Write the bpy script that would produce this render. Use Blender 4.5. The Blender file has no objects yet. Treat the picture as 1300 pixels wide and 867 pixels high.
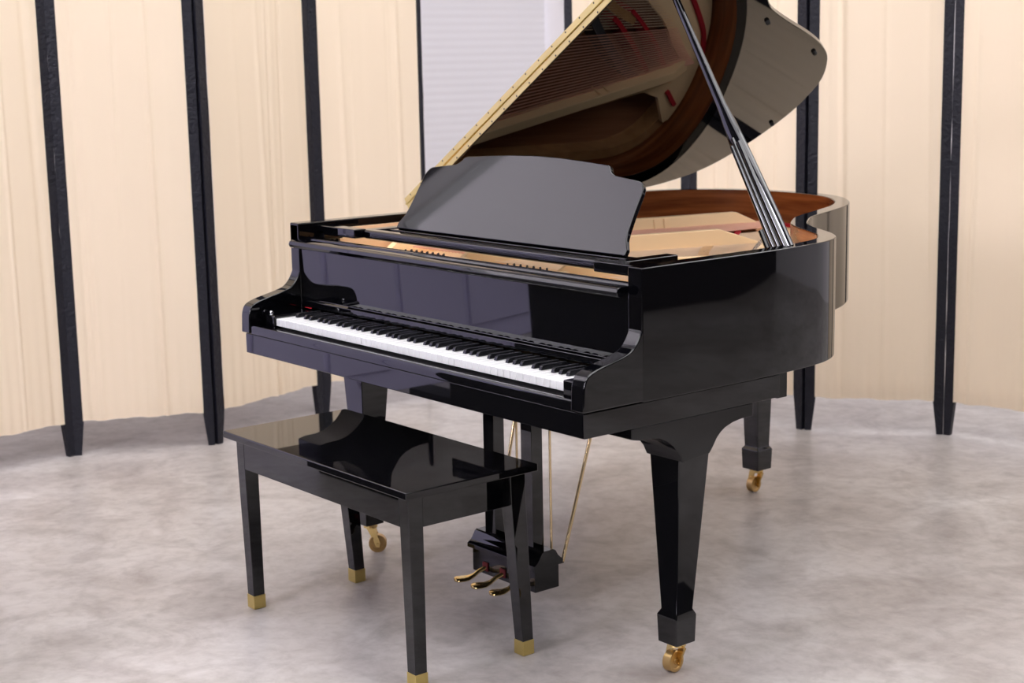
import bpy, bmesh, math, random
from mathutils import Vector, Matrix
random.seed(7)
COL = bpy.context.scene.collection

# ------------------------------------------------------------------ materials
def new_mat(name):
    m = bpy.data.materials.new(name); m.use_nodes = True
    nt = m.node_tree; return m, nt, nt.nodes['Principled BSDF']
def mat(name, col, rough=.5, metal=0., ior=1.5, bump=None, noise=None, sheen=0):
    m, nt, b = new_mat(name)
    b.inputs['Base Color'].default_value = (*col, 1)
    b.inputs['Roughness'].default_value = rough
    b.inputs['Metallic'].default_value = metal
    b.inputs['IOR'].default_value = ior
    tc = nt.nodes.new('ShaderNodeTexCoord')
    if noise:
        sc, c2, stretch = noise
        mp = nt.nodes.new('ShaderNodeMapping'); mp.inputs['Scale'].default_value = stretch
        nt.links.new(tc.outputs['Object'], mp.inputs['Vector'])
        n = nt.nodes.new('ShaderNodeTexNoise'); n.inputs['Scale'].default_value = sc; n.inputs['Detail'].default_value = 6
        nt.links.new(mp.outputs['Vector'], n.inputs['Vector'])
        r = nt.nodes.new('ShaderNodeValToRGB')
        r.color_ramp.elements[0].position = .35; r.color_ramp.elements[1].position = .68
        r.color_ramp.elements[0].color = (*col, 1); r.color_ramp.elements[1].color = (*c2, 1)
        nt.links.new(n.outputs['Fac'], r.inputs['Fac'])
        nt.links.new(r.outputs['Color'], b.inputs['Base Color'])
    if bump:
        sc, st, dist = bump
        n = nt.nodes.new('ShaderNodeTexNoise'); n.inputs['Scale'].default_value = sc; n.inputs['Detail'].default_value = 5
        nt.links.new(tc.outputs['Object'], n.inputs['Vector'])
        bp = nt.nodes.new('ShaderNodeBump'); bp.inputs['Strength'].default_value = st; bp.inputs['Distance'].default_value = dist
        nt.links.new(n.outputs['Fac'], bp.inputs['Height']); nt.links.new(bp.outputs['Normal'], b.inputs['Normal'])
    return m

LACQ = mat('black_polyester_lacquer', (.0015, .0015, .0022), .02, 0, 1.58)
LACQ2 = mat('black_satin_lacquer', (.0025, .0025, .003), .08, 0, 1.5)
SIDE = mat('black_lacquer_case_side', (.0015, .0013, .0018), .03, 0, 1.5)
GOLD = mat('bronze_gold_plate_paint', (.97, .70, .40), .42, .04, 1.45)
BRASS = mat('polished_brass', (.84, .62, .26), .2, 1.)
WHEEL = mat('worn_brass_wheel', (.60, .40, .17), .36, .9)
BRASS_H = mat('hinge_brass', (.78, .64, .26), .30, 1.)
BRASS_C = mat('brushed_brass_cap', (.62, .48, .17), .38, .9, bump=(220, .15, .001))
ROD = mat('brass_rod', (.80, .62, .36), .25, 1.)
COPPER = mat('copper_wound_string', (.85, .46, .33), .4, .35)
STEEL = mat('steel_string', (.84, .62, .42), .4, .35)
NICKEL = mat('nickel', (.75, .75, .78), .25, 1.)
PIN = mat('dark_tuning_pin', (.03, .03, .035), .3, .8)
MAHOG = mat('mahogany_veneer', (.17, .044, .012), .22, 0, 1.5, noise=(5, (.36, .11, .03), (.7, .7, 9)))
SPRUCE = mat('spruce_soundboard', (.26, .10, .045), .35, noise=(6, (.34, .15, .07), (12, .6, 1)))
RIMTOP = mat('inner_case_wood', (.40, .20, .075), .35, noise=(8, (.52, .28, .11), (3, 3, 3)))
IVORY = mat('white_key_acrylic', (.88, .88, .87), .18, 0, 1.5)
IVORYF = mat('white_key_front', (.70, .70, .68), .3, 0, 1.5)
EBONY = mat('black_key_plastic', (.010, .010, .012), .22, 0, 1.5)
RED = mat('red_felt', (.50, .008, .02), .9, bump=(300, .3, .002))
DRED = mat('dark_red_felt', (.10, .006, .008), .9)
BFELT = mat('black_felt', (.012, .01, .01), .95)
RUBBER = mat('black_rubber', (.008, .008, .01), .5)
DESK = mat('music_desk_lacquer', (.002, .002, .003), .04, 0, 1.55)
LETTER = mat('logo_inlay', (.95, .78, .72), .35, .4)
POST = mat('rough_black_painted_wood', (.006, .006, .012), .5, 0, 1.42, bump=(70, .9, .006))
POSTIN = mat('bare_post_edge', (.35, .17, .08), .7)
WHITE = mat('white_wall_paint', (.84, .81, .84), .7)
DARK = mat('charcoal_wall', (.02, .02, .022), .7)
DARKR = mat('dark_grey_wall', (.022, .020, .023), .7)
CEIL = mat('ceiling_paint', (.85, .85, .86), .8)
DOORP = mat('pale_blue_door_paint', (.74, .70, .99), .5)
FRAMEW = mat('white_frame_paint', (.8, .8, .82), .4)

def make_floor_mat():
    m, nt, b = new_mat('polished_concrete')
    L = nt.links.new
    tc = nt.nodes.new('ShaderNodeTexCoord')
    def noise(s, d, off, dist=0):
        mp = nt.nodes.new('ShaderNodeMapping'); mp.inputs['Location'].default_value = off
        L(tc.outputs['Object'], mp.inputs['Vector'])
        n = nt.nodes.new('ShaderNodeTexNoise'); n.inputs['Scale'].default_value = s; n.inputs['Detail'].default_value = d
        n.inputs['Distortion'].default_value = dist; n.inputs['Roughness'].default_value = .62
        L(mp.outputs['Vector'], n.inputs['Vector']); return n.outputs['Fac']
    def ramp(f, p0, c0, p1, c1):
        r = nt.nodes.new('ShaderNodeValToRGB'); e = r.color_ramp.elements
        e[0].position = p0; e[0].color = (*c0, 1); e[1].position = p1; e[1].color = (*c1, 1)
        L(f, r.inputs['Fac']); return r.outputs['Color']
    def mul(a, c, f=1.):
        x = nt.nodes.new('ShaderNodeMix'); x.data_type = 'RGBA'; x.blend_type = 'MULTIPLY'; x.inputs[0].default_value = f
        L(a, x.inputs[6]); L(c, x.inputs[7]); return x.outputs[2]
    base = ramp(noise(1.1, 8, (3, 1, 0), .6), .35, (.40, .365, .345), .66, (.57, .545, .53))
    m1 = ramp(noise(4.5, 8, (0, 7, 2), .9), .32, (.72, .70, .69), .56, (1, 1, 1))
    m2 = ramp(noise(22, 6, (5, 0, 0), .3), .30, (.80, .79, .78), .58, (1, 1, 1))
    m3 = ramp(noise(.55, 4, (9, 4, 0), .2), .38, (.93, .92, .91), .62, (1.0, 1.0, 1.0))
    c = mul(mul(mul(base, m1), m2), m3)
    L(c, b.inputs['Base Color'])
    rr = nt.nodes.new('ShaderNodeMapRange'); rr.inputs[3].default_value = .26; rr.inputs[4].default_value = .46
    L(noise(6, 5, (1, 1, 1)), rr.inputs[0]); L(rr.outputs[0], b.inputs['Roughness'])
    bp = nt.nodes.new('ShaderNodeBump'); bp.inputs['Strength'].default_value = .06; bp.inputs['Distance'].default_value = .002
    L(noise(30, 4, (0, 0, 0)), bp.inputs['Height']); L(bp.outputs['Normal'], b.inputs['Normal'])
    return m
FLOOR = make_floor_mat()

def make_cloth_mat():
    m, nt, b = new_mat('cream_cotton_cloth'); L = nt.links.new
    b.inputs['Base Color'].default_value = (.875, .735, .560, 1); b.inputs['Roughness'].default_value = .85
    tr = nt.nodes.new('ShaderNodeBsdfTranslucent'); tr.inputs['Color'].default_value = (.88, .70, .50, 1)
    mx = nt.nodes.new('ShaderNodeMixShader'); mx.inputs[0].default_value = .22
    out = nt.nodes['Material Output']
    L(b.outputs[0], mx.inputs[1]); L(tr.outputs[0], mx.inputs[2]); L(mx.outputs[0], out.inputs['Surface'])
    tc = nt.nodes.new('ShaderNodeTexCoord')
    w = nt.nodes.new('ShaderNodeTexWave'); w.inputs['Scale'].default_value = 160; w.bands_direction = 'Z'
    L(tc.outputs['Object'], w.inputs['Vector'])
    bp = nt.nodes.new('ShaderNodeBump'); bp.inputs['Strength'].default_value = .08; bp.inputs['Distance'].default_value = .001
    L(w.outputs['Fac'], bp.inputs['Height']); L(bp.outputs['Normal'], b.inputs['Normal'])
    return m
CLOTH = make_cloth_mat()

def make_blind_mat():
    m, nt, b = new_mat('white_blind_fabric'); L = nt.links.new
    b.inputs['Base Color'].default_value = (.79, .775, .82, 1); b.inputs['Roughness'].default_value = .7
    return m
BLIND = make_blind_mat()
def emis(name, col, st):
    m, nt, b = new_mat(name)
    b.inputs['Base Color'].default_value = (.8, .8, .8, 1)
    b.inputs['Emission Color'].default_value = (*col, 1); b.inputs['Emission Strength'].default_value = st
    return m
FILL = emis('fill_diffuser', (.99, .98, 1.0), 4.5)  # glow of the added ceiling panels
DESKGLOW = emis('desk_reflection_glow', (.97, .86, 1.0), 1.15)  # glowing pane added to be mirrored in the music desk
PROPGLOW = emis('prop_highlight_glow', (.90, .86, 1.0), 26.)  # strong glow added to put highlights on the lid prop
DAY = emis('daylit_window', (.80, .86, 1.0), 3.0)

# ------------------------------------------------------------------ helpers
def obj(name, bm, m, parent=None, bevel=0, smooth=False, segs=2):
    bmesh.ops.recalc_face_normals(bm, faces=bm.faces)
    me = bpy.data.meshes.new(name); bm.to_mesh(me); bm.free()
    for mm in (m if isinstance(m, (list, tuple)) else [m]): me.materials.append(mm)
    o = bpy.data.objects.new(name, me); COL.objects.link(o)
    if parent: o.parent = parent
    if smooth:
        me.polygons.foreach_set('use_smooth', [True]*len(me.polygons))
    if bevel:
        b = o.modifiers.new('bevel', 'BEVEL'); b.width = bevel; b.segments = segs; b.limit_method = 'ANGLE'
        b.angle_limit = math.radians(35); b.harden_normals = True
        me.polygons.foreach_set('use_smooth', [True]*len(me.polygons))
    elif smooth:
        try:
            me.set_sharp_from_angle(angle=math.radians(35))
        except Exception: pass
    return o
def thing(name, label, cat, loc=(0, 0, 0), group=None):
    o = bpy.data.objects.new(name, None); COL.objects.link(o); o.location = loc; o.empty_display_size = .1
    o['label'] = label; o['category'] = cat
    if group: o['group'] = group
    return o
def struct(o): o['kind'] = 'structure'; return o
def box(bm, x0, x1, y0, y1, z0, z1):
    return hexa(bm, [(x0, y0), (x1, y0), (x1, y1), (x0, y1)], z0, [(x0, y0), (x1, y0), (x1, y1), (x0, y1)], z1)
def hexa(bm, lo, z0, hi, z1):
    a = [bm.verts.new((p[0], p[1], z0)) for p in lo]; b = [bm.verts.new((p[0], p[1], z1)) for p in hi]
    n = len(a)
    bm.faces.new(a[::-1]); bm.faces.new(b)
    for i in range(n): bm.faces.new((a[i], a[(i+1) % n], b[(i+1) % n], b[i]))
def prism(bm, pts, f0, f1):
    """pts 2D list, f0/f1 map 2D->3D for the two caps"""
    a = [bm.verts.new(f0(*p)) for p in pts]; b = [bm.verts.new(f1(*p)) for p in pts]
    n = len(a); bm.faces.new(a[::-1]); bm.faces.new(b)
    for i in range(n): bm.faces.new((a[i], a[(i+1) % n], b[(i+1) % n], b[i]))
def loft(bm, rings, cap=True, closed=True):
    vs = [[bm.verts.new(p) for p in r] for r in rings]
    n = len(vs[0])
    for i in range(len(vs)-1):
        for j in range(n if closed else n-1):
            bm.faces.new((vs[i][j], vs[i][(j+1) % n], vs[i+1][(j+1) % n], vs[i+1][j]))
    if cap: bm.faces.new(vs[0][::-1]); bm.faces.new(vs[-1])
def tube(bm, p0, p1, r0, r1=None, n=12):
    r1 = r0 if r1 is None else r1
    p0 = Vector(p0); p1 = Vector(p1); d = (p1-p0).normalized()
    a = d.orthogonal().normalized(); b = d.cross(a)
    R = []
    for p, r in ((p0, r0), (p1, r1)):
        R.append([p+(a*math.cos(2*math.pi*k/n)+b*math.sin(2*math.pi*k/n))*r for k in range(n)])
    loft(bm, R)
def lathe(bm, c, axis, prof, n=32):
    """prof: list of (radius, along)"""
    c = Vector(c); d = Vector(axis).normalized(); a = d.orthogonal().normalized(); b = d.cross(a)
    loft(bm, [[c+d*h+(a*math.cos(2*math.pi*k/n)+b*math.sin(2*math.pi*k/n))*max(r, 1e-4) for k in range(n)] for r, h in prof])
def catmull(P, k=8, closed=False):
    out = []
    n = len(P)
    for i in range(n-1):
        p0 = P[max(i-1, 0)]; p1 = P[i]; p2 = P[i+1]; p3 = P[min(i+2, n-1)]
        for s in range(k):
            t = s/k
            out.append(tuple(.5*((2*p1[j])+(-p0[j]+p2[j])*t+(2*p0[j]-5*p1[j]+4*p2[j]-p3[j])*t*t+(-p0[j]+3*p1[j]-3*p2[j]+p3[j])*t**3) for j in range(2)))
    out.append(P[-1]); return out
def offset(path, d):
    out = []
    for i in range(len(path)):
        a = Vector(path[max(i-1, 0)]); b = Vector(path[min(i+1, len(path)-1)])
        t = (b-a).normalized(); nrm = Vector((-t.y, t.x))
        out.append((path[i][0]+nrm.x*d, path[i][1]+nrm.y*d))
    return out
def filled(bm, outer, holes, z0, z1):
    """plan polygon with holes extruded from z0 to z1"""
    edges = []; loops = []
    for lp in [outer]+holes:
        vs = [bm.verts.new((p[0], p[1], z0)) for p in lp]; loops.append(vs)
        for i in range(len(vs)): edges.append(bm.edges.new((vs[i], vs[(i+1) % len(vs)])))
    r = bmesh.ops.triangle_fill(bm, edges=edges, use_beauty=True, use_dissolve=False)
    faces = [g for g in r['geom'] if isinstance(g, bmesh.types.BMFace)]
    e = bmesh.ops.extrude_face_region(bm, geom=faces)
    vs = [g for g in e['geom'] if isinstance(g, bmesh.types.BMVert)]
    bmesh.ops.translate(bm, vec=(0, 0, z1-z0), verts=vs)

# ------------------------------------------------------------------ room
def room():
    X0, X1, Y0, Y1, ZC = -4.2, 4.7, -5.0, 6.2, 3.9
    bm = bmesh.new(); box(bm, X0-.1, X1+.1, Y0-.1, Y1+.1, -.1, 0); struct(obj('floor', bm, FLOOR))
    bm = bmesh.new(); box(bm, X0-.1, X1+.1, Y0-.1, Y1+.1, ZC, ZC+.1); struct(obj('ceiling', bm, CEIL))
    wy0, wy1, wz0, wz1 = 3.02, 4.02, .55, 2.55
    bm = bmesh.new()
    box(bm, X0-.15, X0, Y0, wy0, 0, ZC); box(bm, X0-.15, X0, wy1, Y1, 0, ZC)
    box(bm, X0-.15, X0, wy0, wy1, 0, wz0); box(bm, X0-.15, X0, wy0, wy1, wz1, ZC)
    struct(obj('wall_left', bm, WHITE))
    XN = -2.5; yn = -.45
    bm = bmesh.new(); box(bm, X0, XN, yn-.1, yn, 0, ZC); struct(obj('wall_left', bm, WHITE))
    # nearer part of the left side: white wall with a panelled double door under a high added window, dark beyond
    bm = bmesh.new(); box(bm, XN-.12, XN, -2.5, yn-.1, 0, 2.12); box(bm, XN-.12, XN, -2.5, yn-.1, 3.82, ZC)
    box(bm, XN-.12, XN, -2.5, -2.44, 2.12, 3.82); struct(obj('wall_left', bm, WHITE))
    bm = bmesh.new(); box(bm, XN-.12, XN, Y0, -2.5, 0, ZC); struct(obj('wall_left', bm, DARK))
    bm = bmesh.new()
    for a, b, c, d in ((-2.44, yn-.1, 2.12, 2.17), (-2.44, yn-.1, 3.77, 3.82), (-2.44, -2.39, 2.17, 3.77), (yn-.15, yn-.1, 2.17, 3.77)):
        box(bm, XN-.1, XN+.01, a, b, c, d)
    w2 = struct(obj('added_window_2', bm, FRAMEW))  # unseen high window, added so the music desk reflects an even grey
    bm = bmesh.new(); box(bm, XN-.08, XN-.07, -2.40, yn-.14, 2.16, 3.78); obj('pane', bm, DESKGLOW, w2)
    bm = bmesh.new(); box(bm, X0, X1, Y1, Y1+.15, 0, ZC); struct(obj('wall_back', bm, WHITE))
    bm = bmesh.new(); box(bm, X1, X1+.15, Y0, Y1, 0, ZC); struct(obj('wall_right', bm, DARKR))
    bm = bmesh.new(); fa, fb_, fc, fd = .1, 1.2, 1.5, 3.3
    box(bm, X0, fa, Y0-.15, Y0, 0, ZC); box(bm, fb_, X1, Y0-.15, Y0, 0, ZC); box(bm, fa, fb_, Y0-.15, Y0, 0, fc); box(bm, fa, fb_, Y0-.15, Y0, fd, ZC)
    struct(obj('wall_front', bm, DARK))
    bm = bmesh.new()
    for a, b, c, d in ((fa, fa+.05, fc, fd), (fb_-.05, fb_, fc, fd), (fa, fb_, fc, fc+.05), (fa, fb_, fd-.05, fd)): box(bm, a, b, Y0-.1, Y0-.02, c, d)
    w3 = struct(obj('added_window_3', bm, FRAMEW))  # unseen window, added for the white stripes on the prop stick
    bm = bmesh.new(); box(bm, fa+.04, fb_-.04, Y0-.07, Y0-.06, fc+.04, fd-.04); obj('pane', bm, PROPGLOW, w3)
    # low black stand-in for an unseen dark object, added for the fallboard reflection
    bm = bmesh.new(); prism(bm, [(-1.50, 0), (-.25, 0), (-.25, .95), (-1.25, .95), (-1.25, .25), (-1.50, .25)], lambda x, z: (x, -1.2, z), lambda x, z: (x, -1.1, z)); struct(obj('dark_reflection_block', bm, DARK, None, .004))
    # window behind the white blind
    bm = bmesh.new()
    for a, b, c, d in ((wy0, wy0+.05, wz0, wz1), (wy1-.05, wy1, wz0, wz1), (wy0, wy1, wz0, wz0+.05), (wy0, wy1, wz1-.05, wz1)):
        box(bm, X0-.12, X0-.06, a, b, c, d)
    w = struct(obj('window_1', bm, FRAMEW))
    bm = bmesh.new(); box(bm, X0-.10, X0-.09, wy0+.05, wy1-.05, wz0+.05, wz1-.05)
    obj('pane', bm, DAY, w)
    # pleated white blind
    t = thing('window_blind', 'white horizontally pleated window blind seen between the two folding screens', 'blind', (X0+.05, 3.52, 2.6))
    bm = bmesh.new(); n = 110; ring = []
    for i in range(n+1):
        ring.append((X0+.035+(.0012 if i % 2 else 0), 2.56-i*.0215))
    a = [bm.verts.new((x, 2.98, z)) for x, z in ring]; b = [bm.verts.new((x, 4.03, z)) for x, z in ring]
    for i in range(n): bm.faces.new((a[i], b[i], b[i+1], a[i+1]))
    o = obj('blind_fabric', bm, BLIND, t); o.location = -Vector(t.location)
    bm = bmesh.new(); box(bm, X0, X0+.07, 2.97, 4.04, 2.55, 2.61); o = obj('head_rail', bm, FRAMEW, t, .004); o.location = -Vector(t.location)
    # pale panelled sectional door at the near left
    bm = bmesh.new()
    XN = -2.5
    box(bm, XN, XN+.03, -2.48, -.60, 0, 2.08)
    for j in range(5):
        a0 = -2.44+j*.366
        box(bm, XN+.03, XN+.040, a0, a0+.34, .10, 1.98)
    d = struct(obj('door_1', bm, DOORP, None, .008))
    # baseboard
    bm = bmesh.new(); box(bm, X0, X0+.015, .25, Y1, 0, .1); struct(obj('baseboard_left', bm, FRAMEW))
    return X0, X1, Y0, Y1, ZC
X0, X1, Y0, Y1, ZC = room()

def added_ceiling_lights():  # unseen luminous panels added to light the room
    k = 0
    for i, x in enumerate((-.75, 2.75)):
        for j, y in enumerate((-2.6, .6, 3.8)):
            t = thing('added_ceiling_light', 'large square white luminous ceiling panel added unseen to light the piano room', 'light', (x, y, ZC), 'added luminous ceiling panels')
            s = 1.15
            bm = bmesh.new()
            for a, b, c, d in ((-s-.03, s+.03, -s-.03, -s), (-s-.03, s+.03, s, s+.03), (-s-.03, -s, -s, s), (s, s+.03, -s, s)):
                box(bm, a, b, c, d, -.05, 0)
            obj('frame', bm, FRAMEW, t)
            bm = bmesh.new(); box(bm, -s, s, -s, s, -.04, -.005); obj('diffuser', bm, FILL, t)
added_ceiling_lights()

# ------------------------------------------------------------------ piano
A = .728; ZT = .9856; ZB = .6876
outer_pts = [(.728, .168), (.728, .35), (.7275, .52), (.722, .64), (.712, .738), (.698, .812), (.664, .885), (.61, .945), (.547, .988), (.47, 1.035),
             (.400, 1.090), (.342, 1.160), (.290, 1.236), (.246, 1.336), (.208, 1.430), (.158, 1.540), (.083, 1.650), (-.025, 1.750), (-.133, 1.801),
             (-.249, 1.822), (-.38, 1.816), (-.495, 1.787), (-.60, 1.725), (-.675, 1.64), (-.715, 1.54), (-.728, 1.42), (-.728, 1.1), (-.728, .7), (-.728, .168)]
outer_path = catmull(outer_pts, 6)
inner_path = offset(outer_path, .046)
piano = thing('grand_piano', 'glossy black grand piano with its lid propped open, standing on brass casters', 'piano', (0, 0, 0))

def pinstance(): pass
# rim
bm = bmesh.new()
n = len(outer_path)
ob = [bm.verts.new((*p, ZB)) for p in outer_path]; ot = [bm.verts.new((*p, ZT)) for p in outer_path]
ib = [bm.verts.new((*p, ZB)) for p in inner_path]; it = [bm.verts.new((*p, ZT)) for p in inner_path]
inner_faces = []
for i in range(n-1):
    bm.faces.new((ob[i], ob[i+1], ot[i+1], ot[i])); f = bm.faces.new((ib[i+1], ib[i], it[i], it[i+1])); f.material_index = 1
    bm.faces.new((ot[i], ot[i+1], it[i+1], it[i])); bm.faces.new((ob[i+1], ob[i], ib[i], ib[i+1]))
bm.faces.new((ob[0], ot[0], it[0], ib[0])); bm.faces.new((ob[-1], ib[-1], it[-1], ot[-1]))
# the front 0.35 m of the inner case is black
bm.faces.ensure_lookup_table()
for f in bm.faces:
    if f.material_index == 1 and f.calc_center_median().y < .62: f.material_index = 0
rim = obj('case_rim', bm, [SIDE, MAHOG], piano, .0035, True)

# cheeks
prof = catmull([(.168, .921), (.1745, .905), (.1765, .886), (.174, .866), (.165, .842), (.152, .821), (.135, .806), (.110, .797), (.085, .791), (.060, .7855), (.035, .779), (.017, .772), (.006, .763), (.000, .748), (-.002, .736)], 5)
prof = [(.172, ZT-.001)] + [(.168, ZT-.003), (.168, .925)] + prof + [(-.004, .690), (.20, .690), (.20, ZT-.001)]
for s in (-1, 1):
    bm = bmesh.new()
    x0, x1 = (A-.0435, A-.0005) if s > 0 else (-A+.0005, -A+.0435)
    prism(bm, prof, lambda y, z: (x0, y, z), lambda y, z: (x1, y, z))
    obj('cheek', bm, LACQ, piano, .0035, True, 3)

# keybed with side beams
bm = bmesh.new(); box(bm, -.716, .722, .002, .62, .632, .6875)
keybed = obj('keybed', bm, LACQ, piano, .002)
for q in ((.40, .715, .6205, .655, .627, .6875), (.30, .70, .6555, .664, .671, .6875), (-.70, -.35, .6205, .655, .627, .6875)):
    bm = bmesh.new(); box(bm, *q); obj('case_beam', bm, LACQ2, piano, .002)
# belly beams under soundboard (case braces)
for (a, b) in (((-.6, .66), (-.33, 1.6)), ((.0, .68), (-.24, 1.6)), ((.5, .68), (-.15, 1.6))):
    bm = bmesh.new(); d = Vector((b[0]-a[0], b[1]-a[1])).normalized(); nn = Vector((-d.y, d.x))*.03
    hexa(bm, [(a[0]-nn.x, a[1]-nn.y), (b[0]-nn.x, b[1]-nn.y), (b[0]+nn.x, b[1]+nn.y), (a[0]+nn.x, a[1]+nn.y)], .70,
         [(a[0]-nn.x, a[1]-nn.y), (b[0]-nn.x, b[1]-nn.y), (b[0]+nn.x, b[1]+nn.y), (a[0]+nn.x, a[1]+nn.y)], .785)
    obj('case_brace', bm, LACQ2, piano)
# leg brackets (arched plates)
def bracket(x_out, x_in, dx):
    # side profile in (y,z): flat top at .632, arch behind
    P = [(.142, .6318), (.142, .607), (.172, .601)]
    P += [(.172+.0, .601)]
    arc1 = []
    for k in range(1, 9):
        t = k/8*math.pi/2
        arc1.append((.185+.118*math.sin(t), .545+.055*math.cos(t)-.012*k/8))
    back = [(.386, .536), (.396, .548), (.41, .568), (.422, .579), (.437, .588), (.463, .596), (.491, .600), (.531, .600), (.531, .6318)]
    P = [(.142, .6318), (.142, .607), (.165, .602), (.200, .601), (.225, .597), (.250, .586), (.272, .570), (.290, .550), (.301, .528)] + back
    bm = bmesh.new()
    prism(bm, P, lambda y, z: (x_in, y, z), lambda y, z: (x_out, y, z))
    return bm
obj('leg_bracket', bracket(.7205, .60, 0), LACQ2, piano, .002)
obj('leg_bracket', bracket(-.690, -.57, 0), LACQ2, piano, .002)
# pieces across the front of the leg: arched apron running towards the middle
def front_arch(s, cx):
    P = [(0, .631), (0, .56), (-.045, .562), (-.09, .573), (-.125, .590), (-.145, .603), (-.20, .606), (-.20, .631)]
    bm = bmesh.new()
    prism(bm, [(cx+s*p[0], p[1]) for p in P], lambda x, z: (x, .30, z), lambda x, z: (x, .345, z)); return bm

def leg(lo, nk, tp, zb, zn, zt, caster, ax, fork_dir):
    """lo/nk/tp = x0,x1,y0,y1 of foot block, neck and top"""
    def R(b, z, g=0): return [(b[0]-g, b[2]-g, z), (b[1]+g, b[2]-g, z), (b[1]+g, b[3]+g, z), (b[0]-g, b[3]+g, z)]
    bm = bmesh.new()
    loft(bm, [R(lo, zb, -.002), R(lo, zb+.062), R(lo, zb+.068), R(nk, zn), R(tp, zt)])
    L = obj('leg', bm, LACQ, piano, .0025)
    cx, cy, wx, wy = caster
    bm = bmesh.new(); r = .0265
    lathe(bm, (wx, wy, r+.0005), ax, [(.002, -.0125), (.008, -.0125), (.009, -.010), (.017, -.009), (.0195, -.012), (.0250, -.012), (r, -.0105), (r, .0105), (.0250, .012), (.0185, .012), (.017, .009), (.009, .010), (.008, .0125), (.002, .0125)], 36)
    w = obj('caster_wheel', bm, WHEEL, L, 0, True)
    bm = bmesh.new(); a = Vector(ax).normalized()
    lathe(bm, (cx, cy, zb-.012), (0, 0, 1), [(.021, 0), (.021, .011), (.018, .0135)], 24)
    for s in (-1, 1):
        o = a*s*.0165
        f = Vector((wx-cx, wy-cy, 0)); f = f.normalized() if f.length > 1e-4 else Vector((0, -1, 0))
        c1 = Vector((cx, cy, zb-.010)); c2 = Vector((wx, wy, r))
        t = a*.0022
        p = [c1-f*.016, c1+f*.016, c2+f*.010+Vector((0, 0, .006)), c2+f*.006-Vector((0, 0, .008)), c2-f*.006-Vector((0, 0, .008)), c2-f*.012+Vector((0, 0, .008))]
        va = [bm.verts.new(q+o-t) for q in p]; vb = [bm.verts.new(q+o+t) for q in p]
        bm.faces.new(va[::-1]); bm.faces.new(vb)
        for i in range(6): bm.faces.new((va[i], va[(i+1) % 6], vb[(i+1) % 6], vb[i]))
    tube(bm, Vector((wx, wy, r))-a*.021, Vector((wx, wy, r))+a*.021, .0045)
    obj('caster_fork', bm, BRASS, L, 0)
    return L
zb = .085
leg((.641, .706, .292, .358), (.648, .700, .299, .352), (.605, .703, .305, .404), zb, .166, .545, (.670, .330, .648, .338), (1, .12, 0), 0)
leg((-.655, -.590, .300, .366), (-.648, -.597, .307, .359), (-.693, -.595, .305, .404), zb, .166, .545, (-.622, .336, -.600, .345), (.80, -.60, 0), 0)
leg((-.310, -.237, 1.60, 1.67), (-.303, -.244, 1.607, 1.663), (-.330, -.240, 1.597, 1.69), zb, .162, .700, (-.273, 1.635, -.293, 1.642), (1, .12, 0), 0)

# key slip, key blocks
bm = bmesh.new()
prism(bm, [(0.001, .6885), (0.001, .708), (.004, .7125), (.012, .7135), (.022, .7095), (.034, .709), (.034, .6885)], lambda y, z: (-.6835, y, z), lambda y, z: (.6835, y, z))
obj('key_slip', bm, LACQ, piano, .001, True)
bm = bmesh.new(); box(bm, -.65, .65, .034, .30, .6885, .705); obj('key_frame', bm, BFELT, piano)
for s in (-1, 1):
    bm = bmesh.new(); x0, x1 = sorted((s*.614, s*.660)); box(bm, x0, x1, .036, .169, .7055, .743)
    kb = obj('key_block', bm, LACQ, piano, .004, True, 3)
    bm = bmesh.new(); lathe(bm, (s*.668, .06, .742), (0, 0, 1), [(.006, 0), (.006, .004), (.004, .007), (.001, .008)], 16)
    bm2 = bmesh.new(); box(bm2, *sorted((s*.660, s*.683)), .050, .169, .7055, .741); obj('cheek_filler', bm2, LACQ2, piano)
    obj('screw', bm, NICKEL, kb, 0, True)

# keys
pitch = .0235; kx0 = -26*pitch
names = 'ABCDEFG'
for i in range(52):
    x = kx0+i*pitch; g = .0005
    bm = bmesh.new()
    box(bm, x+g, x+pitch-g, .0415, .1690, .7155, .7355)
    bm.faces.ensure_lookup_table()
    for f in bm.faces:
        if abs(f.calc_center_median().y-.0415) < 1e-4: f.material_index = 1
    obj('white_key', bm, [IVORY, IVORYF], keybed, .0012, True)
for i in range(51):
    if names[i % 7] in 'ACDFG':
        xc = kx0+(i+1)*pitch
        sh = {'C': -.0018, 'D': .0018, 'F': -.0025, 'G': 0, 'A': .0025}[names[i % 7]]
        xc += sh
        bm = bmesh.new(); w0, w1 = .0056, .0046
        prism(bm, [(.0905, .7357), (.0935, .7445), (.0985, .7475), (.1690, .7475), (.1690, .7357)], lambda y, z: (xc-(w0 if z < .74 else w1), y, z), lambda y, z: (xc+(w0 if z < .74 else w1), y, z))
        obj('black_key', bm, EBONY, keybed, .0012, True)

# fallboard
bm = bmesh.new()
prism(bm, [(.196, .750), (.1700, .750), (.1712, .7655), (.1782, .7712), (.1725, .930), (.160, .921), (.146, .918), (.138, .922), (.1345, .930), (.138, .938), (.147, .942), (.172, .942),
           (.176, .9365), (.184, .9365), (.188, .944), (.200, .9455), (.212, .943), (.214, .930), (.205, .915), (.200, .90)], lambda y, z: (-.6832, y, z), lambda y, z: (.6832, y, z))
fb = obj('fallboard', bm, LACQ, piano, .0012, True, 2)
bm = bmesh.new(); box(bm, -.659, -.628, .1660, .1690, .7478, .7486); obj('key_felt', bm, RED, piano)

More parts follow.
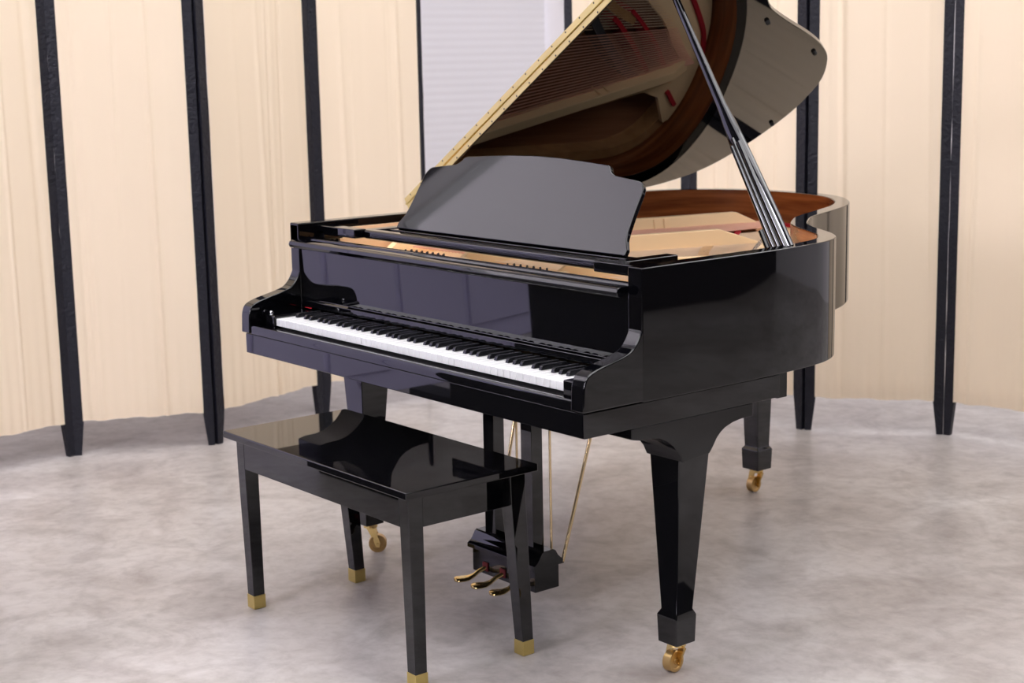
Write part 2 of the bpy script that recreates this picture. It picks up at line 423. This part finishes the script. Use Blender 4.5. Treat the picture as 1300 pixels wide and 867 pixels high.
# logo: serif capitals drawn as outlines, inlaid in the fallboard
def letter_polys(ch):
    H = 1.0; s = .10; st = .17
    def rect(a, b, c, d): return [(a, b), (c, b), (c, d), (a, d)]
    if ch == 'I': return [rect(.13, 0, .13+st, 1), rect(.02, 0, .41, .07), rect(.02, .93, .41, 1)], .43
    if ch == '.': return [[(.08+.08*math.cos(a*math.pi/5), .08+.08*math.sin(a*math.pi/5)) for a in range(10)]], .20
    if ch == 'K': return [rect(.12, 0, .12+st, 1), rect(.0, 0, .40, .06), rect(.0, .94, .40, 1),
                         [(.27, .42), (.34, .36), (.74, .96), (.64, .96)], [(.38, .58), (.30, .46), (.64, .04), (.86, .04)],
                         rect(.56, .94, .86, 1), rect(.54, 0, .96, .06)], .98
    if ch == 'A': return [[(.14, .04), (.21, .04), (.52, .88), (.44, 1), ], [(.44, 1), (.50, 1), (.86, .04), (.66, .04), (.36, .80)], rect(.26, .30, .66, .37),
                          rect(.02, 0, .32, .06), rect(.56, 0, .98, .06)], .96
    if ch == 'W': return [[(.10, .96), (.28, .96), (.50, .25), (.42, 0), (.38, 0)], [(.42, 0), (.46, .12), (.70, .96), (.62, .96), (.39, .14)],
                          [(.52, .96), (.70, .96), (.93, .25), (.86, 0), (.82, 0)], [(.86, 0), (.90, .10), (1.16, .96), (1.08, .96), (.84, .12)],
                          rect(.0, .94, .38, 1), rect(.44, .94, .80, 1), rect(.98, .94, 1.28, 1)], 1.24
seq = ['K', '.', ' ', 'K', 'A', 'W', 'A', 'I']
adv = sum((letter_polys(c)[1]+.13) if c != ' ' else .22 for c in seq)
W = .156; hgt = .0205; sx = W/adv; cur = -.072
for c in seq:
    if c == ' ': cur += .22*sx; continue
    polys, w = letter_polys(c)
    bm = bmesh.new()
    for k, P in enumerate(polys):
        e = .0001*k/6
        prism(bm, P, lambda u, v: (cur+u*sx, .1790-.0065*(.806+v*hgt-.776)/.154-.0004-e, .806+v*hgt), lambda u, v: (cur+u*sx, .1815, .806+v*hgt))
    obj('logo_letter', bm, LETTER, fb)
    cur += (w+.13)*sx

# ---- interior
soundZ = .800
inl = offset(outer_path, .050)
bm = bmesh.new(); filled(bm, [p for p in inl if p[1] > .45]+[(-.678, .45), (.678, .45)], [], soundZ-.01, soundZ)
obj('soundboard', bm, SPRUCE, piano)
# pin block / inner front
bm = bmesh.new(); box(bm, -.68, .68, .45, .52, .70, .862); obj('pin_block', bm, RIMTOP, piano)
bm = bmesh.new(); box(bm, -.68, .68, .215, .45, .78, .80); obj('action_shelf', bm, RIMTOP, piano)
# liner ledge
inl2 = offset(outer_path, .085)
bm = bmesh.new()
src = [i for i in range(len(outer_path)) if outer_path[i][1] > .50]
L1 = [inl[i] for i in src]; L2 = [inl2[i] for i in src]
a0 = [bm.verts.new((*p, soundZ)) for p in L1]; a1 = [bm.verts.new((*p, .862)) for p in L1]
b0 = [bm.verts.new((*p, soundZ)) for p in L2]; b1 = [bm.verts.new((*p, .862)) for p in L2]
for i in range(len(src)-1):
    bm.faces.new((a0[i], a0[i+1], a1[i+1], a1[i])); bm.faces.new((a1[i], a1[i+1], b1[i+1], b1[i])); bm.faces.new((b1[i], b1[i+1], b0[i+1], b0[i])); bm.faces.new((b0[i], b0[i+1], a0[i+1], a0[i]))
obj('inner_rim', bm, RIMTOP, piano, 0, True)
# plate
op = [p for p in offset(outer_path, .060) if p[1] > .30]
op = [p for p in op if not (p[0] < -.54 and p[1] < 1.73 and p[0] < 0)]
plate_out = op+[(-.545, 1.675), (-.450, 1.615), (-.428, 1.54), (-.632, .60), (-.668, .58), (-.668, .30), (.668, .30)]
hitch = catmull([(.43, .60), (.39, .75), (.31, .90), (.20, 1.04), (.09, 1.18), (-.02, 1.33), (-.098, 1.425), (-.179, 1.538), (-.263, 1.612), (-.330, 1.69)], 5)
hole1 = hitch+[(-.36, 1.60), (-.60, .66), (-.60, .60)]
hole2 = [(-.655, .60), (-.632, .60), (-.43, 1.40), (-.455, 1.50), (-.56, 1.60), (-.66, 1.52)]
bm = bmesh.new(); filled(bm, plate_out, [hole1], .864, .878)
plate = obj('iron_plate', bm, GOLD, piano)
def strut(a, b, w, z0, z1, slope=.06, name='plate_strut'):
    a = Vector(a); b = Vector(b); d = (b-a).normalized(); nn = Vector((-d.y, d.x))*w/2
    bm = bmesh.new()
    def sec(p, z, ww=1): return [(p.x-nn.x*ww, p.y-nn.y*ww, z0), (p.x+nn.x*ww, p.y+nn.y*ww, z0), (p.x+nn.x*ww*.7, p.y+nn.y*ww*.7, z), (p.x-nn.x*ww*.7, p.y-nn.y*ww*.7, z)]
    loft(bm, [sec(a-d*.0, z0+.012, 1.2), sec(a+d*.05, z1), sec(b-d*slope, z1), sec(b, z0+.006, 1.6)])
    return obj(name, bm, GOLD, plate, .003, True)
s1 = strut((-.640, .44), (-.325, 1.70), .045, .878, .930, .10)
strut((-.250, .40), (-.005, 1.34), .030, .878, .930, .14)
strut((.150, .40), (.445, .90), .028, .878, .926, .10)
strut((.420, .40), (.60, .68), .026, .878, .922, .08)
# web walls below struts reach the soundboard so the side faces read as tall gold panels
bm = bmesh.new()
for a, b in (((-.245, .55), (.0, 1.22)), ((.2, .55), (.44, .86))):
    a = Vector(a); b = Vector(b); d = (b-a).normalized(); nn = Vector((-d.y, d.x))*.008
    q = [(a.x-nn.x, a.y-nn.y), (b.x-nn.x, b.y-nn.y), (b.x+nn.x, b.y+nn.y), (a.x+nn.x, a.y+nn.y)]
    hexa(bm, q, .815, q, .880)
obj('plate_web', bm, GOLD, plate)
# two small ribs on the bass strut seen beside the music desk
for yy in (1.30, 1.335):
    t = (yy-.44)/(1.70-.44); xx = -.640+t*.315
    bm = bmesh.new(); tube(bm, (xx+.0235, yy, .880), (xx+.018, yy, .926), .004); obj('strut_rib', bm, GOLD, s1)

def lerp(a, b, t): return tuple(a[i]+(b[i]-a[i])*t for i in range(len(a)))
def hitch_at(t):   # 0 treble .. 1 bass
    f = t*(len(hitch)-1); i = min(int(f), len(hitch)-2); return lerp(hitch[i], hitch[i+1], f-i)
strings = []
NB = 22
for k in range(NB):
    t = k/(NB-1)
    e = hitch_at(.80+.19*(1-t)); f = (-.590+.33*t, .50)
    strings.append((f, e, .0026-.0010*t, COPPER, .897))
NT = 66
for k in range(NT):
    t = k/(NT-1)
    e = hitch_at(.77*(1-t)+.02); f = (-.225+.62*t, .50)
    strings.append((f, e, .0014-.0004*t, STEEL, .886))
for f, e, r, m, z in strings:
    d = Vector((e[0]-f[0], e[1]-f[1])).normalized()
    bm = bmesh.new(); tube(bm, (f[0], f[1], z), (e[0]+d.x*.035, e[1]+d.y*.035, z-.004), r, None, 6)
    obj('string', bm, m, plate, 0, True)
# bridges
def strip(path, w, z0, z1, m, name, parent=piano):
    bm = bmesh.new(); a = offset(path, w/2); b = offset(path, -w/2)
    loft(bm, [[(*a[i], z0), (*b[i], z0), (*b[i], z1), (*a[i], z1)] for i in range(len(path))])
    return obj(name, bm, m, parent, 0)
strip(catmull([(-.135, 1.19), (-.209, 1.257), (-.263, 1.318), (-.33, 1.40), (-.377, 1.483)]), .03, soundZ, .893, mat('black_bridge', (.05, .05, .055), .4), 'bass_bridge')
lb = [(.38, .62), (.33, .75), (.24, .88), (.10, 1.0), (-.02, 1.14), (-.12, 1.28), (-.17, 1.40)]
strip(catmull(lb), .03, soundZ, .884, RIMTOP, 'long_bridge')
strip(catmull([(-.16, 1.30), (-.187, 1.339), (-.264, 1.43), (-.350, 1.52)]), .016, soundZ, .890, RED, 'string_felt')
strip(catmull([(-.135, 1.37), (-.175, 1.428), (-.255, 1.525), (-.325, 1.586)]), .013, soundZ, .888, RED, 'string_felt')
strip(catmull([(.55, .72), (.43, .93), (.27, 1.06), (.13, 1.19)]), .018, .8785, .883, RED, 'string_felt')
strip(catmull([(-.06, 1.585), (-.097, 1.631), (-.208, 1.725), (-.294, 1.755)]), .016, .8785, .888, RED, 'string_felt')
strip([(-.425, 1.645), (-.478, 1.700)], .014, .8785, .888, RED, 'string_felt')
# red mutes poking up, and pale hitch-pin felt at the curve of the case
for (x, y, z, h, r) in ((.345, 1.005, .888, .050, .009), (.33, 1.02, .888, .033, .010), (.355, .985, .888, .032, .009), (.375, .965, .888, .022, .013), (.365, .56, .93, .016, .004), (.385, .575, .93, .016, .004)):
    bm = bmesh.new(); lathe(bm, (x, y, z-.006), (random.uniform(-.2, .2), random.uniform(-.2, .2), 1), [(r, 0), (r*.9, h*.4), (r*.25, h)], 7); obj('red_mute', bm, RED, plate)
HF = mat('pale_grey_felt', (.55, .53, .55), .9, bump=(120, .6, .004))
strip(catmull([(.50, .86), (.40, .955), (.29, 1.035), (.20, 1.12)]), .045, .8785, .893, HF, 'hitch_pin_felt')
for k in range(26):
    e = hitch_at(.05+.5*k/25); bm = bmesh.new(); tube(bm, (e[0]+.02, e[1]+.02, .878), (e[0]+.02, e[1]+.025, .896), .0022, None, 6); obj('hitch_pin', bm, NICKEL, plate)
# tuning pins in their sections
for (a, b, ncol) in ((-.515, -.335, 15), (-.050, .110, 13), (.24, .40, 13), (.50, .62, 9)):
    for c in range(ncol):
        x = a+(b-a)*c/(ncol-1)
        for r in range(2):
            if ncol*2 and len([1]) and not (a > .2 and r):
                y = .375+.05*r+.012*(c % 2)
                bm = bmesh.new(); tube(bm, (x, y, .878), (x+.003, y-.008, .903), .0028, .0026, 8); obj('tuning_pin', bm, PIN, plate, 0, True)
for (x, w) in ((-.43, .07), (.02, .05)):
    bm = bmesh.new(); box(bm, x-w, x+w*.4, .445, .475, .879, .890); obj('agraffe_bar', bm, NICKEL, plate, .003)
# gold flange closing the front of the plate
bm = bmesh.new()
prism(bm, [(.300, .878), (.300, .862), (.255, .82), (.247, .828), (.285, .868)], lambda y, z: (-.665, y, z), lambda y, z: (.665, y, z)); obj('plate_flange', bm, GOLD, plate)
for x in (-.22, .19, .47):
    bm = bmesh.new(); box(bm, x-.012, x+.012, .262, .42, .872, .905); obj('plate_post', bm, GOLD, plate, .004, True)

LWOOD = mat('pale_cheek_wood', (.72, .47, .28), .4, noise=(5, (.80, .56, .36), (2, 1, 8)))
bm = bmesh.new(); box(bm, -.6815, -.672, .30, .62, .88, .962); obj('cheek_wood_strip', bm, LWOOD, piano)
# ---- music desk assembly
bm = bmesh.new()
box(bm, -.495, .495, .262, .298, .9485, .9735)
ms = obj('music_shelf', bm, LACQ, piano, .008, True, 4)
bm = bmesh.new()
for s in (-1, 1):
    bm = bmesh.new(); x0, x1 = sorted((s*.496, s*.681)); box(bm, x0, x1, .235, .275, .950, .9755)
    x0, x1 = sorted((s*.496, s*.535)); box(bm, x0, x1, .2755, .47, .952, .9705)
    obj('shelf_slide', bm, LACQ, ms, .003, True)
    bm = bmesh.new(); x0, x1 = sorted((s*.655, s*.6815)); box(bm, x0, x1, .235, .76 if s > 0 else .30, .935, .962); obj('slide_rail', bm, LACQ2, piano, .002)
bm = bmesh.new(); box(bm, -.495, .495, .352, .385, .950, .968); obj('shelf_rail', bm, LACQ, ms, .003, True)
dz = Vector((0, .118, .2)).normalized(); dn = Vector((0, -dz.z, dz.y)); D0 = Vector((0, .36, .978))
half = [(.469, -.006), (.470, .010), (.462, .022), (.454, .036), (.450, .055), (.446, .10), (.444, .155), (.440, .172), (.430, .184), (.420, .188), (.352, .1965), (.326, .199), (.312, .205), (.302, .213), (.296, .222), (.288, .2255), (.20, .232), (.10, .238), (0, .240)]
outl = half+[(-p[0], p[1]) for p in half[-2::-1]]
bm = bmesh.new()
prism(bm, outl, lambda x, v: D0+Vector((x, 0, 0))+dz*v+dn*.0, lambda x, v: D0+Vector((x, 0, 0))+dz*v-dn*.013)
obj('music_desk', bm, DESK, ms, .003, True, 3)
for x in (-.40, .40, 0):
    bm = bmesh.new(); tube(bm, (x-.03, .366, .9725), (x+.03, .366, .9725), .004); obj('desk_hinge', bm, BRASS, ms, 0, True)

# ---- lid
th = math.radians(32.6); LP = Vector((-.728, .59, .992)); U = Vector((math.cos(th), 0, math.sin(th))); N = Vector((-math.sin(th), 0, math.cos(th)))
def lidp(u, y, h): return Vector((LP.x, 0, LP.z))+U*(u+.728)+Vector((0, y, 0))+N*h
lid_curve = catmull([(.742, .592), (.742, .66), (.735, .74), (.715, .83), (.675, .91), (.61, .97), (.53, 1.02), (.45, 1.075), (.39, 1.128), (.333, 1.194), (.299, 1.250), (.257, 1.339), (.179, 1.518), (.122, 1.628),
                     (.055, 1.718), (-.050, 1.803), (-.145, 1.840), (-.286, 1.862), (-.465, 1.8365), (-.61, 1.773), (-.695, 1.665), (-.735, 1.54), (-.740, 1.42), (-.740, 1.0), (-.740, .592)], 6)
bm = bmesh.new(); prism(bm, lid_curve, lambda u, y: lidp(u, y, 0), lambda u, y: lidp(u, y, .020))
lid = obj('lid', bm, LACQ, piano, .003, True, 3)
bm = bmesh.new(); prism(bm, [(-.740, .5925), (.742, .5925), (.742, 1.0), (-.740, 1.0)], lambda u, y: lidp(u, y, .0225), lambda u, y: lidp(u, y, .0415))
obj('lid_front_flap', bm, LACQ, lid, .002, True)
bm = bmesh.new()
for h0, h1 in ((.0025, .0188), (.0235, .0400)):
    prism(bm, [(-.735, h0), (.735, h0), (.735, h1), (-.735, h1)], lambda u, h: lidp(u, .5918, h), lambda u, h: lidp(u, .5895, h))
hg = obj('piano_hinge', bm, BRASS_H, lid)
bm = bmesh.new(); tube(bm, lidp(-.735, .5885, .0212), lidp(.735, .5885, .0212), .0028, None, 8); obj('hinge_pin', bm, BRASS_H, hg, 0, True)
for i in range(22):
    u = -.70+i*.066
    for h in (.007, .035):
        bm = bmesh.new(); lathe(bm, lidp(u, .5897, h), (0, -1, 0), [(.0028, 0), (.0022, .0008), (.0005, .001)], 8); obj('hinge_screw', bm, PIN, hg)
for u, y in ((.257, 1.259), (.093, 1.622), (-.333, 1.834-.0)):
    bm = bmesh.new(); lathe(bm, lidp(u, y-.006, .001), -N, [(.0075, 0), (.007, .008), (.0055, .011), (.0005, .0115)], 18); obj('lid_bumper', bm, RUBBER, lid, 0, True)
for y in (.75, 1.35):
    bm = bmesh.new(); tube(bm, (-.7345, y, .9905), (-.7345, y+.08, .9905), .005); obj('lid_hinge', bm, BRASS, piano, 0, True)

# ---- prop stick
B = Vector((.661, .69, .9505)); T = Vector((.275, .69, 1.628))
B = Vector((.690, .69, .930))
d = (T-Vector((.668, .69, .976))).normalized(); B = Vector((.666, .69, .976))-d*.006
length = (T-B).length
sd = d.cross(Vector((0, 1, 0))).normalized()      # in x-z plane
yy = Vector((0, 1, 0))
wp = [(0, .032), (.10, .031), (.22, .028), (.32, .025), (.40, .022), (.45, .019), (.52, .014), (.62, .0125), (.80, .0105), (1.0, .0095)]
bm = bmesh.new(); rings = []
for t, w in wp:
    c = B+d*length*t; r = []
    for k in range(16):
        a = 2*math.pi*k/16
        r.append(c+sd*w*math.copysign(abs(math.cos(a))**.7, math.cos(a))+yy*min(w*.62, .012)*math.copysign(abs(math.sin(a))**.7, math.sin(a)))
    rings.append(r)
loft(bm, rings)
PROP = mat('prop_lacquer', (.002, .002, .003), .05, 0, 1.75)
ps = obj('lid_prop', bm, PROP, piano, 0, True)
bm = bmesh.new(); tube(bm, B-yy*.010+d*.0-sd*.0, B+d*length*.40-yy*.010, .008, .006, 12); obj('short_prop', bm, PROP, ps, 0, True)
bm = bmesh.new(); rr = []
for o in (.0165,):
    for s in (-1, 1):
        tube(bm, B+sd*s*o-yy*.008, B+d*length*.38+sd*s*o*.75-yy*.008, .009, .007, 12)
obj('prop_rail', bm, PROP, ps, 0, True)
bm = bmesh.new(); c = B-sd*.0
p0 = B+d*.004+sd*.043; p1 = B+d*.075+sd*.040
tube(bm, p0, p1, .008, .008, 10); obj('prop_rest', bm, LACQ2, ps, 0, True)
bm = bmesh.new(); lathe(bm, T, d, [(.008, -.01), (.012, .0), (.012, .006)], 14); obj('prop_cup', bm, BRASS, lid)
bm = bmesh.new(); box(bm, .640, .681, .655, .725, .90, .935); obj('prop_bracket', bm, LACQ2, piano, .003)

# ---- pedal lyre
ly = bpy.data.objects.new('pedal_lyre', None); COL.objects.link(ly); ly.parent = piano
bm = bmesh.new(); box(bm, -.20, .19, .33, .47, .606, .6315); obj('lyre_top_block', bm, LACQ2, ly, .003)
for x in (-.115, .045):
    bm = bmesh.new(); box(bm, x, x+.045, .375, .412, .150, .6055)
    obj('lyre_pillar', bm, LACQ, ly, .0015)
bm = bmesh.new(); box(bm, -.142, .126, .350, .432, .055, .120)
lb_ = obj('lyre_box', bm, LACQ, ly, .002)
bm = bmesh.new()
pr = [(.340, .1205), (.340, .132), (.346, .1355), (.352, .140), (.358, .1475), (.366, .161), (.372, .1655), (.408, .1655), (.414, .161), (.422, .1475), (.430, .140), (.436, .1355), (.442, .132), (.442, .1205)]
prism(bm, pr, lambda y, z: (-.152, y, z), lambda y, z: (.136, y, z))
obj('lyre_moulding', bm, LACQ, ly, .001, True)
for i, (xr, xt, yt) in enumerate(((-.083, -.118, .268), (-.008, -.043, .268), (.067, .033, .270))):
    bm = bmesh.new()
    R0 = Vector((xr, .352, .078)); T0 = Vector((xt, yt, .046))
    secs = [(0, .0075, .006), (.25, .0075, .006), (.42, .011, .006), (.58, .018, .006), (.74, .0235, .006), (.88, .023, .006), (.96, .017, .0055), (1.0, .008, .004)]
    rings = []
    dd = (T0-R0); sd2 = Vector((dd.y, -dd.x, 0)).normalized()
    for t, w, h in secs:
        c = R0.lerp(T0, t); c.z = .076-.024*math.sin(min(1, t*1.7)*math.pi/2)**2-.002*t
        rings.append([c+sd2*w*math.cos(2*math.pi*k/14)+Vector((0, 0, 1))*h*math.sin(2*math.pi*k/14) for k in range(14)])
    loft(bm, rings); obj('pedal', bm, BRASS, ly, 0, True)
    bm = bmesh.new(); box(bm, xr-.011, xr+.011, .3465, .3495, .066, .090); obj('pedal_felt', bm, DRED, ly)
for x in (-.049, .020, .090):
    bm = bmesh.new(); tube(bm, (x, .4375, .138), (x, .4375, .631), .0034); obj('pedal_rod', bm, ROD, ly, 0, True)
for s, x in ((1, .132), (-1, -.148)):
    bm = bmesh.new(); tube(bm, (x, .440, .125), (x+s*.028, .575, .631), .0048); obj('lyre_brace', bm, ROD, ly, 0, True)
bm = bmesh.new(); lathe(bm, (.69, .105, .632), (0, 0, -1), [(.012, 0), (.010, .004), (.001, .005)], 16); obj('knob', bm, RUBBER, piano)

# ------------------------------------------------------------------ bench
bench = thing('piano_bench', 'glossy black rectangular piano bench with brass-capped tapered legs in front of the keyboard', 'bench', (-.045, -.03, 0))
BO = Vector((.045, .03, 0))
def bobj(*a, **k):
    o = obj(*a, **k); o.location = BO if o.parent == bench else (0, 0, 0); return o
bm = bmesh.new(); box(bm, -.463, .372, -.222, .163, .4665, .4850)
bobj('bench_top', bm, LACQ, bench, bevel=.003)
for nm, (a, b, c, e) in (('f', (-.44, .35, -.198, -.180)), ('b', (-.44, .35, .120, .138))):
    bm = bmesh.new(); box(bm, -.398, .308, c, e, .388, .4660); bobj('apron', bm, LACQ, bench, bevel=.0015)
for (a, b) in ((-.436, -.418), (.327, .345)):
    bm = bmesh.new(); box(bm, a, b, -.158, .098, .388, .4660); bobj('apron', bm, LACQ, bench, bevel=.0015)
for sx in (0, 1):
    for sy in (0, 1):
        bx = (-.430, -.397) if not sx else (.309, .342); by = (-.190, -.157) if not sy else (.131, .163)
        tx = (-.437, -.398) if not sx else (.308, .346); ty = (-.198, -.158) if not sy else (.098, .144)
        bm = bmesh.new()
        def Q(x, y, z, g=0): return [(x[0]-g, y[0]-g, z), (x[1]+g, y[0]-g, z), (x[1]+g, y[1]+g, z), (x[0]-g, y[1]+g, z)]
        loft(bm, [Q(bx, by, .036), Q(lerp(bx, tx, .94), lerp(by, ty, .94), .39), Q(tx, ty, .466)])
        l = bobj('leg', bm, LACQ, bench, bevel=.0015)
        bm = bmesh.new(); loft(bm, [Q(bx, by, .0005, -.001), Q(bx, by, .002, .0012), Q(bx, by, .038, .0012)])
        bobj('brass_cap', bm, BRASS_C, l, bevel=.0008)
for x in (-.30, .21):
    bm = bmesh.new(); box(bm, x-.03, x+.03, -.16, -.14, .44, .466)

# ------------------------------------------------------------------ folding screens
H = 2.44
def post(x, y, ang, w, t, parent, flip):
    """w across the panel, t thickness; foot tapers"""
    bm = bmesh.new(); rings = []
    zs = [0, .13]+[.13+(H-.13)*k/26 for k in range(1, 27)]
    ca, sa = math.cos(ang), math.sin(ang)
    for z in zs:
        k = .62 if z == 0 else 1.0
        j = (random.uniform(-.0009, .0009), random.uniform(-.0009, .0009)) if z > 0 else (0, 0)
        r = []
        for a, b in ((-w/2, -t/2), (w/2, -t/2), (w/2, t/2), (-w/2, t/2)):
            # taper only on the outside edge of the foot
            if k < 1: a = a*k+flip*w*.19
            a += j[0]; b += j[1]
            r.append((x+a*ca-b*sa, y+a*sa+b*ca, z))
        rings.append(r)
    loft(bm, rings)
    return obj('post', bm, POST, parent, .0015)
def screen(name, label, V, ends, seed):
    rnd = random.Random(seed)
    c = V[len(V)//2]
    t = thing(name, label, 'screen', (c[0], c[1], 0))
    off = Vector((-c[0], -c[1], 0))
    for i in range(len(V)-1):
        a = Vector(V[i]); b = Vector(V[i+1]); d = (b-a).normalized(); ang = math.atan2(d.y, d.x); L = (b-a).length
        w = .040; th_ = .026
        ea = .023; eb = .023
        wa = .014 if (ends[0] and i == 0) else w; wb = .014 if (ends[1] and i == len(V)-2) else w
        for p, f, ww in ((a+d*ea, -1, wa), (b-d*eb, 1, wb)):
            o = post(p.x, p.y, ang, ww, th_, t, f); o.location = off
        # top rail and bottom rail
        for z0, z1 in ((H-.05, H-.01), (.150, .175)):
            bm = bmesh.new(); nrm = Vector((-d.y, d.x))*.008
            p = a+d*.045; q = b-d*.045
            quad = [(p.x-nrm.x, p.y-nrm.y), (q.x-nrm.x, q.y-nrm.y), (q.x+nrm.x, q.y+nrm.y), (p.x+nrm.x, p.y+nrm.y)]
            hexa(bm, quad, z0, quad, z1); o = obj('rail', bm, POSTIN, t); o.location = off
        # gathered cloth, two sheets over the rails
        nx, nz = 90, 60
        folds = [(rnd.uniform(.05, .95), rnd.uniform(.010, .032), rnd.uniform(-.010, .013), rnd.uniform(-.09, .09), rnd.uniform(0, 6)) for _ in range(9)]
        bm = bmesh.new(); G = []
        cam_side = Vector((3.2, -2.2))-a; nrm = Vector((-d.y, d.x)); 
        if nrm.dot(cam_side) < 0: nrm = -nrm
        for iz in range(nz+1):
            row = []; v = iz/nz; z = .131+(H-.02-.131)*v
            for ix in range(nx+1):
                u = ix/nx; s = .040+(L-.080)*u
                h = 0
                for (c0, wd, am, sl, ph) in folds:
                    cc = c0+sl*(v-.5)+.012*math.sin(ph+3*v)
                    h += am*math.exp(-((u-cc)/wd)**2)*(.55+.45*math.sin(ph+2.2*v))
                h += .0016*math.sin(u*70+ph)*math.exp(-v*9)+.0008*math.sin(u*90)*math.exp(-(1-v)*12)
                h += .004*math.sin(math.pi*u)*(1-.4*v)
                edge = min(1, min(u, 1-u)/.04)
                h *= edge
                zz = z+(.002*math.sin(u*14+ph)+.0012*math.sin(u*31))*(1 if iz == 0 else 0)
                P = a+d*s+nrm*(.0165+max(h, -.008))
                row.append(bm.verts.new((P.x, P.y, zz)))
            G.append(row)
        for iz in range(nz):
            for ix in range(nx): bm.faces.new((G[iz][ix], G[iz][ix+1], G[iz+1][ix+1], G[iz+1][ix]))
        o = obj('cloth_panel', bm, CLOTH, t, 0, False); o.location = off
        for pl in o.data.polygons: pl.use_smooth = True
    return t
VL = [(-2.29, -.37), (-2.357, .168), (-2.14, .644), (-2.312, 1.231), (-2.23, 1.745)]
VR = [(-1.77, 2.115), (-1.308, 2.376), (-.765, 2.44), (-.352, 2.758), (.185, 2.88), (.62, 3.22)]
screen('folding_screen', 'cream cloth folding screen with rough black posts, left of the white window blind', VL, (0, 1), 3)
screen('folding_screen', 'cream cloth folding screen with rough black posts, behind the tail of the piano', VR, (0, 0), 5)

# ------------------------------------------------------------------ light and camera
w = bpy.data.worlds.new('world'); bpy.context.scene.world = w; w.use_nodes = True
w.node_tree.nodes['Background'].inputs[0].default_value = (.8, .88, 1, 1); w.node_tree.nodes['Background'].inputs[1].default_value = .6

cam = bpy.data.cameras.new('camera'); co = bpy.data.objects.new('camera', cam); COL.objects.link(co)
yaw, pit, rol = -.8942, .1774, -.0201
C0 = Vector((3.2107, -2.1889, 1.4424))
fw = Vector((math.sin(yaw)*math.cos(pit), math.cos(yaw)*math.cos(pit), -math.sin(pit)))
r = Vector((math.cos(yaw), -math.sin(yaw), 0)); u = r.cross(fw)
r2 = math.cos(rol)*r+math.sin(rol)*u; u2 = -math.sin(rol)*r+math.cos(rol)*u
M = Matrix((r2, u2, -fw)).transposed().to_4x4(); M.translation = C0
co.matrix_world = M
cam.sensor_width = 36; cam.lens = 2025.2/1300*36; cam.clip_start = .05
cam.dof.use_dof = True; cam.dof.focus_distance = 3.85; cam.dof.aperture_fstop = 5.0
sc = bpy.context.scene; sc.camera = co
sc.view_settings.view_transform = 'Standard'; sc.view_settings.look = 'None'; sc.view_settings.gamma = 1
sc.view_settings.use_curve_mapping = False
sc.view_settings.exposure = 0.11
